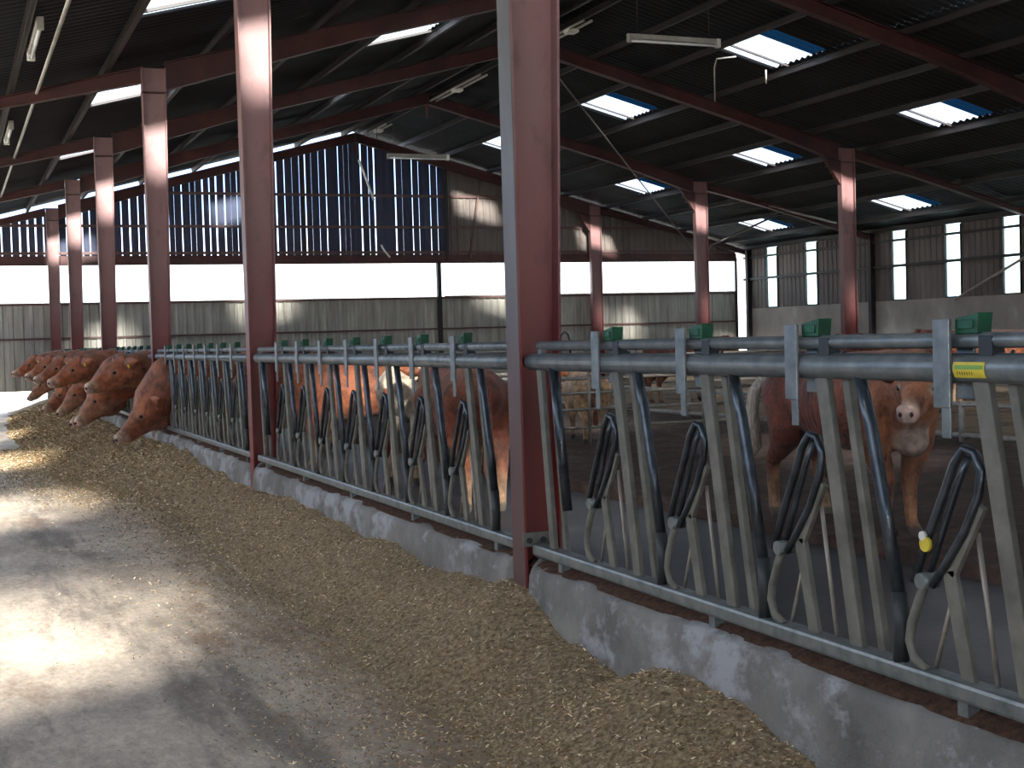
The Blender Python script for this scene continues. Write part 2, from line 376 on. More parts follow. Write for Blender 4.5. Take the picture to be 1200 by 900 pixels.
# ------------------------------------------------------------------ columns
def c_flange_sheen(nt):  # grey reflection of side light put into the flange colour, fading to red below
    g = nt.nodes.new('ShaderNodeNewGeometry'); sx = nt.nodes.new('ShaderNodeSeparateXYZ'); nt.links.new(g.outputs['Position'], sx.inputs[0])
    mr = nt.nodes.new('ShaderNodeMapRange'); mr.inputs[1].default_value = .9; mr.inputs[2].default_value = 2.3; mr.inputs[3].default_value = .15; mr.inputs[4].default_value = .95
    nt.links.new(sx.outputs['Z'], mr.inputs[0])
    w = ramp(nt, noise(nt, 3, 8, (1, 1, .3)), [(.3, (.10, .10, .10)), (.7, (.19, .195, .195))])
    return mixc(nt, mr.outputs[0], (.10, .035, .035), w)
M['flange_sheen'] = surf('painted_flange_sheen', c_flange_sheen, .5)
def column_mb(l0, l1, r0, r1, h):
    """tapered steel H column: web in the frame plane, flanges facing across the barn"""
    mb = MB(); tf = .014; hw = .075
    mb.hexa([(l0,-hw,0),(l0+tf,-hw,0),(l0+tf,hw,0),(l0,hw,0)], [(l1,-hw,h),(l1+tf,-hw,h),(l1+tf,hw,h),(l1,hw,h)])
    mb.hexa([(r0-tf,-hw,0),(r0,-hw,0),(r0,hw,0),(r0-tf,hw,0)], [(r1-tf,-hw,h),(r1,-hw,h),(r1,hw,h),(r1-tf,hw,h)])
    mb.hexa([(l0,-.006,0),(r0,-.006,0),(r0,.006,0),(l0,.006,0)], [(l1,-.006,h),(r1,-.006,h),(r1,.006,h),(l1,.006,h)])
    return mb
ORD = ['nearest', 'second', 'third', 'fourth', 'fifth', 'sixth']
for k_ in range(0, 6):
    h = roof_z(XB)-.20; hj = roof_z(XB)-.52
    root = empty('steel_column', (XB, ky(k_), .0))
    lab = ['nearest thick red steel column, with a bolted plate low on its web', 'second red steel column from the camera along the feed fence', 'third red steel column of the feed fence row, beside the feeding cows',
           'fourth red steel column of the feed fence row', 'fifth red steel column of the feed fence row, half behind the herd', 'farthest red steel column of the feed fence row, by the gable'][k_]
    tag(root, lab, 'column', 'red columns along the feed fence')
    column_mb(-.108, -.112, .062 if k_ == 0 else .105, .19, h).build('column_shaft', M['red'], root, bevel=.004)
    if k_ == 0: MB().hexa([(-.111,-.073,.0),(-.1085,-.073,.0),(-.1085,.073,.0),(-.111,.073,.0)], [(-.115,-.073,h),(-.1125,-.073,h),(-.1125,.073,h),(-.115,.073,h)]).build('sheen_face', M['flange_sheen'], root, label='flange face with its grey sheen painted in')
    MB().box(-.118, .190, -.080, .080, hj, hj+.012).build('joint_plate', M['redbeam'], root)
for k_ in range(2, 6):
    h = roof_z(XC)-.20; hj = roof_z(XC)-.50
    root = empty('steel_column', (XC, ky(k_), .16))
    lab = ['red steel column of the far row, just beyond the right edge of the view', 'nearest red column of the far row, in front of the slit windows', 'second red column of the far row, left of the slit windows', 'farthest red column of the far row, against the gable'][k_-2]
    tag(root, lab, 'column', 'red columns of the far row')
    column_mb(-.13, -.15, .20, .20, h-.16).build('column_shaft', M['red'], root, bevel=.004)
    MB().box(-.155, .205, -.080, .080, hj-.16, hj-.148).build('joint_plate', M['redbeam'], root)
    h = hj
    # corner gusset with ribs under the rafter
    g = MB(); g.add([(-.15,-.05,h-.16),(-.55,-.05,h-.05),(-.15,-.05,h-.62),(-.15,.05,h-.16),(-.55,.05,h-.05),(-.15,.05,h-.62)], [(0,1,2),(5,4,3),(0,2,5,3),(0,3,4,1),(1,4,5,2)])
    for t in (.2, .45, .7): g.box(-.15-.40*(1-t), -.14, -.07, .07, h-.16-.46*t, h-.16-.46*t+.015)
    g.build('gusset', M['redbeam'], root)
# bolted plate on the nearest column holding the lower rail
b = empty('bolted_bracket', (2.45, ky(0)-.082, .57))
tag(b, 'small grey bolted plate low on the nearest red column', 'bracket')
MB().box(-.055, .105, -.006, .006, -.03, .035).build('plate', M['galvbar'], b, bevel=.003)
for dx in (-.025, .045): MB().tube([(dx, -.02, 0), (dx, -.005, 0)], .014, 6).build('bolt', M['rubber'], b)

# ------------------------------------------------------------------ rafters
def rafter(y, x0, x1, d0, d1, dmid=None):
    """I section following the roof, depth d0 at x0 to d1 at x1"""
    mb = MB(); hw = .075; n = 12; pts = []
    for i in range(n+1):
        t = i/n; x = x0+(x1-x0)*t; zt = roof_z(x)-.17
        s = t*t if False else t
        dep = d1+(d0-d1)*max(0, 1-s/.32)**1.0 if d0 > d1 else d0
        pts.append((x, zt, zt-dep))
    for i in range(n):
        (xa, ta, ba), (xb, tb, bb) = pts[i], pts[i+1]
        def q(za0, za1, zb0, zb1, w):
            mb.hexa([(xa,y-w,za0),(xb,y-w,zb0),(xb,y+w,zb0),(xa,y+w,za0)], [(xa,y-w,za1),(xb,y-w,zb1),(xb,y+w,zb1),(xa,y+w,za1)])
        q(ta-.014, ta, tb-.014, tb, hw); q(ba, ba+.014, bb, bb+.014, hw); q(ba, ta, bb, tb, .005)
    return mb
for k_ in range(0, 6):
    y = ky(k_); r = empty('roof_frame', (0, 0, 0))
    r.location = (XR, y, ZR-.3)
    lab = ['red steel roof frame over the nearest column', 'red steel roof frame resting on the second feed fence column', 'red steel roof frame resting on the third feed fence column, crossing the upper right corner',
           'red steel roof frame joining the nearest far-row column', 'red steel roof frame over the second far-row column', 'red steel roof frame against the far gable'][k_]
    tag(r, lab, 'roof frame', 'red roof frames')
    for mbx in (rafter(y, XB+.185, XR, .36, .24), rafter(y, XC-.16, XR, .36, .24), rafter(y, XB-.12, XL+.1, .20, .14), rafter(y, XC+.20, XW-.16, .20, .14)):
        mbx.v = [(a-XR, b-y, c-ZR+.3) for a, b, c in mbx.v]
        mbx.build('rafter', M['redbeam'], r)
    MB().box(-.01, .01, -.11, .11, -.42, .10).build('apex_plate', M['redbeam'], r)

# ------------------------------------------------------------------ purlins
PXL = [XL+.1, -1.55, -.27, .85, 1.98, 3.30, 4.75, 6.10, 7.52, 8.85, 10.15]
PXR = [10.65, 11.75, 12.88, 14.30, 15.5, 16.66, 17.95, 19.2, 20.46, 21.80, 22.6]
def purlin(x, lab, grp):
    z = roof_z(x)-.105
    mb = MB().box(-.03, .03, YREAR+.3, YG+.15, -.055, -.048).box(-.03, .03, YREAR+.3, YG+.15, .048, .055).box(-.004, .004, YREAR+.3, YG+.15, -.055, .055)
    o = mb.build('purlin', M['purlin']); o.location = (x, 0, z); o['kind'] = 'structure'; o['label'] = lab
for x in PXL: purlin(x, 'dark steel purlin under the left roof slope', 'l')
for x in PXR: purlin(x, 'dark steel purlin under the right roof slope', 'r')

# ------------------------------------------------------------------ roof sheets and rooflights
PITCH, AMP = .177, .022
SKX = {'E': (2.10, 3.20), 'D': (6.2, 7.42), 'A': (12.98, 14.22), 'B': (16.78, 17.87), 'C': (20.6, 21.72), 'F': (-1.45, -.35)}
def sheet(x0, x1, y0, y1, off=0.):
    mb = MB(); ns = 6; nyy = max(2, int(round((y1-y0)/PITCH*ns))); xs = [x0, x1]
    for j in range(nyy+1):
        y = y0+(y1-y0)*j/nyy; dz = AMP*math.cos(2*PI*y/PITCH)
        for x in xs: mb.v.append((x, y, roof_z(x)+off+dz))
    for j in range(nyy):
        mb.f.append((2*j, 2*j+1, 2*j+3, 2*j+2)); mb.sm.append(True)
    return mb
def merge(dst, src): dst.add(src.v, src.f, True)
roofL, roofR = MB(), MB()
ROWY = [8.85+6*i for i in range(-5, 5)]
SKL = .58
wn = 1
rows = sorted(SKX.items(), key=lambda t: t[1][0])
for side, tgt, xa, xb in (('L', roofL, XL-.25, XR), ('R', roofR, XR, XW+.25)):
    rr = [(n, a, b) for n, (a, b) in rows if xa < a < xb]
    x = xa; y_end = YG+.35
    for (n, a, b) in rr:
        merge(tgt, sheet(x, a, YREAR, y_end)); x = b
        y = YREAR
        for yc in ROWY:
            merge(tgt, sheet(a, b, y, yc-SKL-.47)); y = yc+SKL
            o = sheet(a-.06, b+.06, yc-SKL-.04, yc+SKL+.04, .012).build('window_%d' % wn, M['sky_clear' if n == 'F' else 'sky_sheet']); struct(o)
            o['label'] = 'bright translucent rooflight sheet'; wn += 1
            o = sheet(a-.02, b+.02, yc-SKL-.50, yc-SKL-.04, .008).build('window_%d' % wn, M['sky_glow']); struct(o)
            o['label'] = 'dim blue strip added for the glow beside a rooflight'; wn += 1
        merge(tgt, sheet(a, b, y, y_end))
    merge(tgt, sheet(x, xb, YREAR, y_end))
for mbx, lab in ((roofL, 'dark corrugated left roof slope'), (roofR, 'dark corrugated right roof slope')):
    o = mbx.build('ceiling', M['roof']); struct(o); o['label'] = lab
# ridge cap
mb = MB(); mb.add([(XR-.3, YREAR, roof_z(XR-.3)+.05), (XR, YREAR, ZR+.06), (XR+.3, YREAR, roof_z(XR+.3)+.05), (XR-.3, YG+.35, roof_z(XR-.3)+.05), (XR, YG+.35, ZR+.06), (XR+.3, YG+.35, roof_z(XR+.3)+.05)], [(0,1,4,3),(1,2,5,4)])
o = mb.build('trim_1', M['roof']); struct(o); o['label'] = 'ridge cap'
# flashing battens at the lower edge of every rooflight, catching the daylight
for n, (a, b) in SKX.items():
    for yc in ROWY[2:]:
        yb = yc+.16
        mb = MB().bar((a-.08, yb, roof_z(a-.08)-.045), (b+.08, yb, roof_z(b+.08)-.045), .05, .035)
        o = mb.build('trim_%d' % (2+wn), M['purlin']); wn += 1; struct(o); o['label'] = 'batten across a rooflight'

# ------------------------------------------------------------------ far gable wall
def ribbed(x0, x1, z0, z1f, y, pitch=.22, depth=.03, inv=False):
    """trapezoid ribbed sheet in the XZ plane; z1f is a function of x"""
    mb = MB(); xs = []; x = x0; k_ = 0
    prof = [(0, 0), (.55, 0), (.65, 1), (.90, 1)]
    while x < x1:
        for t, d in prof:
            xx = x+t*pitch
            if xx <= x1: xs.append((xx, d*depth))
        x += pitch
    xs.append((x1, 0))
    for xx, d in xs: mb.v += [(xx, y-d, z0), (xx, y-d, z1f(xx))]
    for i in range(len(xs)-1): mb.f.append((2*i, 2*i+2, 2*i+3, 2*i+1)); mb.sm.append(False)
    return mb
XE_ = 22.42
wb = struct(ribbed(2.30, XE_, .12, lambda x: 1.80, YG).build('wall_back', M['sheet'])); wb['label'] = 'ribbed steel sheeting of the far gable, lower course'
o = ribbed(XL, 2.30, .50, lambda x: 2.66, YG, .24).build('door_1', M['sheet']); struct(o); o['label'] = 'ribbed sheet sliding door of the feed alley, raised off the ground'
ribbed(2.30, XE_, 1.78, lambda x: 2.66 if x < 12.9 else 2.72, YG+.012, .22).build('wall_sheeting', M['sheet'], wb)
mb = MB().box(XL, XE_, YG-.07, YG-.01, 1.77, 1.82).box(XL, XE_, YG-.07, YG-.01, 2.63, 2.69); mb.build('wall_rail', M['girt'], wb)
# translucent strip
for i, (a, b, z0, z1) in enumerate([(XL, 12.72, 2.68, 3.60), (12.83, XE_, 2.72, 3.68)]):
    o = ribbed(a, b, z0, (lambda zz: (lambda x: zz))(z1), YG+.02, .20, .02).build('window_%d' % wn, M['strip']); wn += 1; struct(o); o['label'] = 'long clear sheet window strip across the gable'
MB().box(12.72, 12.83, YG-.1, YG+.03, 0.1, 3.7).build('wall_post', M['purlin'], wb)
# beam over the strip
MB().box(XL, XE_, YG-.10, YG-.02, 3.62, 3.68).box(XL, XE_, YG-.06, YG-.03, 3.66, 3.86).build('lintel_beam', M['redbeam'], wb)
# spaced boarding, left part
XS = 13.05
mb = MB(); x = XL
while x < XS-.05:
    w = random.uniform(.13, .20); g = random.choice([.008, .014, .022, .03, .04]) if x < 6.5 or random.random() < .78 else .004
    if x < 5: g = max(g, .028)
    x1 = min(x+w, XS); zt = lambda q: roof_z(q)-.24
    yb = YG+random.uniform(-.006, .006)
    mb.hexa([(x,yb,3.80),(x1,yb,3.80),(x1,yb+.022,3.80),(x,yb+.022,3.80)], [(x,yb,zt(x)),(x1,yb,zt(x1)),(x1,yb+.022,zt(x1)),(x,yb+.022,zt(x))])
    x = x1+g
o = mb.build('wall_boarding', M['board'], wb)
mb = MB()
for z, xa, xb in ((3.93, XL, XE_), (4.62, XL, XS), (5.48, 3.5, XS)):
    lo = max(xa, XR-(ZR-.3-z)/SL); hi = min(xb, XR+(ZR-.3-z)/SL); mb.box(lo, hi, YG-.06, YG-.005, z-.035, z+.035)
for z in (4.62, 5.48):
    hi = XR+(ZR-.3-z)/SL; mb.box(XS, hi, YG-.07, YG-.035, z-.035, z+.035)
mb.build('wall_girt', M['girt'], wb)
# solid cladding, right part
ribbed(XS, XE_, 3.80, lambda x: roof_z(x)-.075, YG, .20, .025).build('wall_cladding', M['clad'], wb)
MB().box(XS-.05, XS+.03, YG-.12, YG-.03, 3.68, roof_z(XS)-.2).build('wall_post', M['purlin'], wb)
MB().bar((13.7, YG-.1, 3.75), (14.1, YG-.1, roof_z(14.1)-.2), .05, .05, (0,1,0)).build('wall_brace', M['girt'], wb)
for x in (5.0, 9.0): MB().box(x-.05, x+.05, YG-.0, YG+.10, 3.8, roof_z(x)-.25).build('wall_post', M['purlin'], wb)
# corner post, with the strip of daylight left between it and the side wall
MB().box(XE_-.04, XE_+.02, YG-.06, YG+.02, .1, 3.72).build('wall_post', M['purlin'], wb)

# ------------------------------------------------------------------ right wall with slit windows
slits = [(34.62, .23), (32.62, .26), (28.75, .27), (26.71, .29), (24.73, .29)]
y = 34.62
ext = [22.70, 20.66, 16.8, 14.75, 12.7]
allsl = sorted([s for s, _ in slits]+ext)
SW, SZ0, SZ1 = .27, 2.19, 3.94
mb = MB(); mb.box(XW, XW+.2, YREAR, YG, 0, 2.16)
wr = struct(mb.build('wall_right', M['wallconc'])); wr['label'] = 'bare concrete lower part of the right side wall'
mb = MB(); yy = YREAR; xx = XW+.03
def clad(y0, y1, z0, z1):
    n = max(1, int((y1-y0)/.2))
    for i in range(n):
        a = y0+(y1-y0)*i/n; b = y0+(y1-y0)*(i+1)/n; c = a+(b-a)*.6
        mb.add([(xx,a,z0),(xx,c,z0),(xx-.02,c+.02,z0),(xx-.02,b-.02,z0),(xx,b,z0),(xx,a,z1),(xx,c,z1),(xx-.02,c+.02,z1),(xx-.02,b-.02,z1),(xx,b,z1)],
               [(0,1,6,5),(1,2,7,6),(2,3,8,7),(3,4,9,8)])
for s in allsl:
    clad(yy, s-SW, 2.14, roof_z(XW)+.02); yy = s+SW
    clad(s-SW, s+SW, 2.14, SZ0)
clad(yy, YG, 2.14, roof_z(XW)+.02)
mb.build('wall_cladding', M['clad'], wr)
for s in allsl:
    w = MB().box(XW+.035, XW+.04, s-SW, s+SW, SZ0, SZ1+.12).build('window_%d' % wn, M['slit']); struct(w); w['label'] = 'tall narrow slit window in the right wall'; wn += 1
    f = MB()
    f.box(XW-.02, XW+.06, s-SW-.03, s-SW, SZ0-.03, SZ1).box(XW-.02, XW+.06, s+SW, s+SW+.03, SZ0-.03, SZ1).box(XW-.02, XW+.06, s-SW, s+SW, SZ0-.03, SZ0)
    f.build('window_frame', M['purlin'], w)
mb = MB().box(XW-.07, XW-.01, YREAR, YG, 3.02, 3.09).box(XW-.07, XW-.01, YREAR, YG, 3.68, 3.74).box(XW-.05, XW+.0, YREAR, YG, 3.95, 4.02)
mb.build('wall_girt', M['purlin'], wr)
for k_ in range(0, 6): MB().box(XW-.14, XW-.0, ky(k_)-.06+1.0*0, ky(k_)+.06, .15, roof_z(XW)-.05).build('wall_post', M['purlin'], wr)
# pale conduit under the eave
MB().tube([(XW-.10, 12, 4.06), (XW-.10, 24, 4.06), (XW-.1, YG-.3, 4.02)], .018, 6).build('eave_conduit', M['pipe'], wr)
# left side wall: low wall, open above to the eaves
wl = struct(MB().box(XL-.2, XL, YREAR, YG, 0, 2.2).build('wall_left', M['wallconc'])); wl['label'] = 'low concrete wall on the left of the alley, open above'
for k_ in range(-5, 6): MB().box(XL-.16, XL-.02, ky(k_)-.06, ky(k_)+.06, 2.2, roof_z(XL)-.1).build('wall_post', M['purlin'], wl)

# rear gable behind the camera: open alley doorway, clear strip, cladding
wf = struct(ribbed(2.3, XW, .1, lambda x: 2.66, YREAR, .3).build('wall_front', M['sheet'])); wf['label'] = 'ribbed steel sheeting of the near gable'
ribbed(XL, XW, 4.3, lambda x: roof_z(x)-.05, YREAR, .3).build('wall_cladding', M['clad'], wf) if False else None
ribbed(XL+1.2, XW-1.2, 3.66, lambda x: max(3.7, roof_z(x)-.05), YREAR, .3).build('wall_cladding', M['clad'], wf)
o = ribbed(2.3, XW, 2.68, lambda x: 3.64, YREAR+.02, .3).build('window_%d' % wn, M['strip']); wn += 1; struct(o)

# ------------------------------------------------------------------ feed fence with headlocks
def headlock(parent, first=False):
    """one self-locking yoke; local origin at (fence plane, lock y, 0); +Y away from camera"""
    h = MB()
    h.box(-.046, -.034, -.032, .032, 1.28, 1.515)            # flat hanger plate in front of the rails
    h.box(.034, .046, -.032, .032, 1.30, 1.515)
    h.box(-.042, -.034, -.028, .006, 1.20, 1.29)
    h = h.build('headlock', M['galv'], parent, bevel=.003)
    MB().bar((0, -.105, 1.37), (0, -.262, .53), .024, .058, (0, 1, 0)).build('upright_bar', M['galvbar'], h, bevel=.004)
    MB().bar((.03, -.185, 1.37), (.03, -.345, .53), .024, .032, (0, 1, 0)).build('upright_bar', M['galvbar'], h, bevel=.003)
    MB().tube([(-.005, -.285, 1.38), (-.008, -.345, 1.22), (-.01, -.40, 1.0), (-.01, -.462, .74)], .0195, 10).build('pivot_tube', M['galvdark'], h)
    MB().tube([(-.01, -.462, .75), (-.01, -.472, .64), (-.01, -.462, .53)], .022, 8, sy=1.1).build('rubber_sleeve', M['rubber'], h)
    # swinging yoke arm: narrow loop above, joint, two bent legs below
    a = MB()
    loop = [(-.012, .165, .79), (-.012, .105, .92), (-.012, .035, 1.05), (-.012, -.005, 1.13), (-.012, -.045, 1.175), (-.012, -.085, 1.165), (-.012, -.108, 1.12), (-.012, -.095, 1.05), (-.012, -.04, .95), (-.012, .03, .86), (-.012, .09, .79)]
    a.tube(loop, .0125, 8)
    a.tube([(.006, .13, .80), (.006, .07, .93), (.006, .0, 1.08), (.006, -.04, 1.15)], .010, 6)
    a = a.build('yoke_arm', M['galvdark'], h)
    MB().tube([(-.012, .115, .80), (-.012, .150, .735), (-.012, .180, .67), (-.012, .190, .62), (-.012, .170, .575), (-.012, .115, .550)], .0135, 8).build('yoke_leg', M['galvbar'], h)
    MB().tube([(-.035, .115, .80), (.02, .115, .80)], .023, 10).build('joint', M['galv'], h)
    MB().bar((0.0, -.09, 1.03), (0.0, .03, .83), .018, .045, (0,1,0)).build('counter_bar', M['galvbar'], h, bevel=.003)
    MB().bar((0.0, .03, .84), (0.0, -.045, .53), .018, .050, (0,1,0)).build('counter_bar', M['galvbar'], h, bevel=.003)
    MB().tube([(.02, -.055, .95), (.02, -.125, .54)], .0075, 6).build('thin_rod', M['pipe'], h)
    MB().tube([(.02, .04, .78), (.02, .125, .54)], .0065, 6).build('thin_rod', M['pipe'], h)
    g = MB(); g.hexa([(-.02,-.108,1.475),(.03,-.108,1.475),(.03,-.026,1.475),(-.02,-.026,1.475)], [(-.02,-.116,1.53),(.03,-.116,1.53),(.03,-.026,1.515),(-.02,-.026,1.515)])
    g.box(-.026, -.02, -.098, -.042, 1.487, 1.512)
    g.build('green_latch', M['green'], h, bevel=.004)
    c = MB().box(-.022, .022, -.165, -.115, 1.40, 1.47).tube([(-.0, -.15, 1.42), (-.0, -.19, 1.40), (-.0, -.22, 1.43)], .006, 6)
    c.build('latch_bolt', M['rubber'], h, bevel=.003)
    return h
proto = None
def fence_panel(y0, y1, locks, label):
    global proto
    p = empty('feed_fence', (XF, y0, .46)); tag(p, label, 'fence', 'headlock feed fence panels')
    L = y1-y0; z = -.46
    MB().tube([(0, .0, 1.385+z), (0, L, 1.385+z)], .039, 14).build('top_tube', M['galv'], p)
    MB().tube([(0, .06, 1.458+z), (0, L-.1, 1.458+z)], .021, 8).build('control_rail', M['galv'], p)
    MB().box(-.035, .035, .02, L-.02, .50+z, .555+z).build('bottom_rail', M['galv'], p, bevel=.012)
    # end bars
    MB().bar((0, .42, 1.36+z), (0, .27, .53+z), .024, .055, (0,1,0)).build('end_bar', M['galvbar'], p, bevel=.004) if False else None
    MB().bar((.0, L-.10, 1.36+z), (.0, L-.20, .53+z), .024, .050, (0,1,0)).build('end_bar', M['galvbar'], p, bevel=.004)
    MB().bar((.03, L-.16, 1.36+z), (.03, L-.27, .53+z), .02, .030, (0,1,0)).build('end_bar', M['galvbar'], p, bevel=.003)
    MB().tube([(-.01, L-.26, 1.37+z), (-.01, L-.31, 1.1+z), (-.01, L-.37, .74+z)], .022, 10).build('pivot_tube', M['galvdark'], p)
    # mounting ears between rails, feet on the kerb
    for yy in (.08, L-.12): MB().box(-.012, .012, yy-.02, yy+.02, 1.38+z, 1.47+z).build('rail_ear', M['galv'], p)
    for q in range(5):
        yy = .3+(L-.6)*q/4; MB().box(-.02, .02, yy-.02, yy+.02, -.01, .05).build('foot', M['galv'], p)
    hs = []
    for ly in locks:
        if proto is None:
            h = headlock(p); proto = h
        else:
            h = copy_tree(proto, p)
        h.location = (0, ly-y0, z); hs.append(h)
    return p, hs
lk = [4.99-.696*i for i in range(7)]
pn, hs0 = fence_panel(.0, 5.74, lk, 'galvanised headlock feed fence panel in front of the nearest red column, with a yellow label')
names = ['feed fence panel with headlocks between the nearest and second red columns', 'feed fence panel with headlocks between the second and third red columns', 'feed fence panel between the third and fourth red columns, cattle heads through it',
         'feed fence panel between the fourth and fifth red columns, behind the herd', 'feed fence panel between the fifth and farthest red columns']
for k_ in range(5):
    y0 = ky(k_)+.09; fence_panel(y0, y0+5.80, [ky(k_)+.87+.686*i for i in range(7)], 'grey galvanised '+names[k_])
# yellow label on the top tube near the second lock, and the tag on its yoke joint
lb = MB(); 
def patch(y0, y1, z0, z1, rr, mat, nm, par):
    mb = MB(); n = 6; cz = 1.385
    for yy in (y0, y1):
        for i in range(n+1):
            z = z0+(z1-z0)*i/n; dz = (z-cz); x = -math.sqrt(max(0, rr*rr-dz*dz)); mb.v.append((XF+x, yy, z))
    for i in range(n): mb.f.append((i, i+1, n+2+i, n+1+i)); mb.sm.append(True)
    return mb.build(nm, mat, par)
lbl = patch(2.745, 2.862, 1.361, 1.402, .0405, M['yellow'], 'label_plate', None)
tag(lbl, 'yellow and green sticker on the thick top tube at the right', 'sticker')
patch(2.75, 2.855, 1.383, 1.394, .0412, M['lblgreen'], 'green_band', lbl)
for i in range(7):
    patch(2.79+i*.009, 2.793+i*.009, 1.368, 1.377, .0412, M['lblink'], 'print_mark', lbl)
tg = MB().tube([(-.035, 0, 0), (-.0245, 0, 0)], .021, 12).build('round_tag', M['yellow']); tg.location = (XF, 2.995, .905)
tag(tg, 'small yellow and white tag on the rightmost yoke joint', 'tag')
MB().tube([(-.037, .008, .022), (-.027, .008, .022)], .013, 10).build('white_cap', M['white'], tg)
hs0[3]['label'] = 'headlock with a yellow tag at its joint'

# ------------------------------------------------------------------ pen barriers inside
def barrier(p0, p1, zs, r, nposts, label, mat='pipe', base=.15, wood=None):
    p0, p1 = Vector(p0), Vector(p1); b = empty('pen_barrier', (p0.x, p0.y, base)); tag(b, label, 'barrier', 'pen barriers')
    d = p1-p0; zb = -base
    for z in zs: MB().tube([(0, 0, z+zb), (d.x, d.y, z+zb)], r, 8).build('rail', M[mat], b)
    for i in range(nposts):
        t = i/(nposts-1); MB().tube([(d.x*t, d.y*t, -.02), (d.x*t, d.y*t, zs[-1]+zb+.03)], r*1.15, 8).build('post', M[mat], b)
    if wood:
        for z in wood: MB().bar((0, 0, z+zb), (d.x, d.y, z+zb), .03, .11).build('board', M['wood'], b)
    return b
barrier((5.35, 14.3, 0), (9.9, 14.3, 0), (.43, .64, .83, 1.0, 1.12, 1.24), .018, 4, 'pale tubular barrier of thin rails crossing the pen behind the calf')
barrier((10.3, 6.0, 0), (10.3, 27.0, 0), (.28, .62), .028, 8, 'long low divider with pale top boards running down the middle of the pen', wood=(.90, 1.06), base=.15)
barrier((6.0, 24.4, 0), (17.2, 24.4, 0), (.5, .75, 1.0, 1.22), .022, 6, 'further pale tubular barrier across the back of the pen')
barrier((17.6, 11.0, 0), (17.6, 35.2, 0), (.6, .9), .025, 10, 'boarded barrier along the far row of red columns', wood=(1.15,))
# bright hoop on the barrier behind the fence
hp = empty('hoop_bracket', (10.3, 22.4, 1.11)); tag(hp, 'dark curved steel hoop standing up from the middle divider', 'hoop')
MB().tube([(0, -.22, 0), (0, -.22, .28), (0, -.16, .40), (0, 0, .46), (0, .16, .40), (0, .22, .28), (0, .22, 0)], .02, 8).build('hoop', M['galvdark'], hp)

# ------------------------------------------------------------------ lamps, cables, rods
def strip_lamp(loc, rz, L, label, rod=.8, glow=False):
    o = empty('strip_lamp', loc, rz); tag(o, label, 'lamp', 'unlit strip lamps')
    MB().box(-L/2, L/2, -.035, .035, .0, .07).build('lamp_body', M['lampbody'], o, bevel=.008)
    MB().tube([(-L/2+.03, 0, -.03), (L/2-.03, 0, -.03)], .019, 8).build('lamp_tube', M['tube'], o)
    MB().box(L/2-.04, L/2+.03, -.04, .04, -.055, .075).build('end_cap', M['white'], o, bevel=.008)
    MB().box(-L/2-.02, -L/2+.03, -.035, .035, -.055, .07).build('end_cap', M['lampbody'], o, bevel=.008)
    for s in (-1, 1): MB().tube([(s*L*.4, 0, .06), (s*L*.4, 0, rod)], .006, 6).build('hanger_wire', M['cable'], o)
    return o
strip_lamp((10.09, 17.8, 5.79), 0, 1.5, 'pale unlit strip lamp hanging crosswise, nearest of the two under the ridge', 1.35)
strip_lamp((10.18, 29.9, 5.69), 0, 1.45, 'pale unlit strip lamp hanging crosswise before the far boarding', 1.42)
strip_lamp((.95, 14.6, 4.62), PI/2, 1.5, 'dusty beige strip lamp under the left roof slope, at the top left corner', .12)
strip_lamp((.95, 20.9, 4.62), PI/2, 1.5, 'dusty beige strip lamp under the left roof slope, further of two', .12)
MB().tube([(1.15, 6, 4.66), (1.15, 34, 4.66)], .02, 6).build('cable_conduit', M['lampbody'], None, label='thin beige conduit running between the lamps under the left slope', category='conduit')
d = MB().tube([(8.76, 0, 5.60), (8.93, 0, 5.15), (9.09, 0, 4.69)], [.03, .026, .03], 8).build('dangling_tube', M['tube']); d.location = (0, 29.9, 0)
tag(d, 'white lamp tube dangling at a slant before the far boarding', 'lamp tube')
MB().tube([(8.76, 0, 5.60), (8.7, 0, 6.2), (8.66, 0, roof_z(8.66)-.17)], .006, 5).build('cord', M['cable'], d)
d = MB().tube([(9.72, 0, 3.80), (9.80, 0, 3.66), (9.93, 0, 3.50)], .022, 8).build('dangling_tube', M['tube']); d.location = (0, 31.5, 0)
tag(d, 'short white tube end dangling in front of the window strip', 'lamp tube')
MB().tube([(9.72, 0, 3.80), (9.70, 0, 5.2), (9.70, 0, roof_z(9.7)-.17)], .005, 5).build('cord', M['cable'], d)
# ridge fixtures along the barn
for ya, yb, lab in ((21.6, 23.0, 'pale ridge fixture nearest the camera, beside the nearest column'), (26.6, 29.8, 'pale ridge fixture in the middle of the roof'), (33.2, 35.0, 'pale ridge fixture closest to the gable')):
    o = empty('ridge_fixture', (XR+.15, (ya+yb)/2, ZR-.33)); tag(o, lab, 'fixture', 'ridge fixtures'); h = (yb-ya)/2
    for q in (-.075, .075): MB().box(q-.015, q+.015, -h, h, -.02, .02).build('rail', M['lampbody'], o)
    MB().box(-.10, .10, -.12, .12, -.07, .0).build('lamp_head', M['white'], o, bevel=.01)
    for q in (-.8, .8): MB().tube([(-.075, q*h, 0), (-.075, q*h, .32)], .006, 5).build('hanger_wire', M['cable'], o)
def rod(a, b, r, label, name='brace_rod', mat='rod', cat='brace'):
    a, b = Vector(a), Vector(b); o = MB().tube([(0,0,0), tuple(b-a)], r, 8).build(name, M[mat]); o.location = a; tag(o, label, cat, 'brace rods'); return o
rod((XC-.17, ky(4)+.1, 3.60), (11.7, 25.36, 6.72), .016, 'long thin brace rod slanting from beside the nearest column down to the far row')
rod((XC+.24, ky(4), 3.62), (20.4, 30.4, roof_z(20.4)-.1), .028, 'short brace rising right from the second far-row column')
rod((18.43, 30.08, 4.94), (21.33, 29.43, 4.20), .032, 'pale bar under the roof right of the second far-row column', mat='pipe')
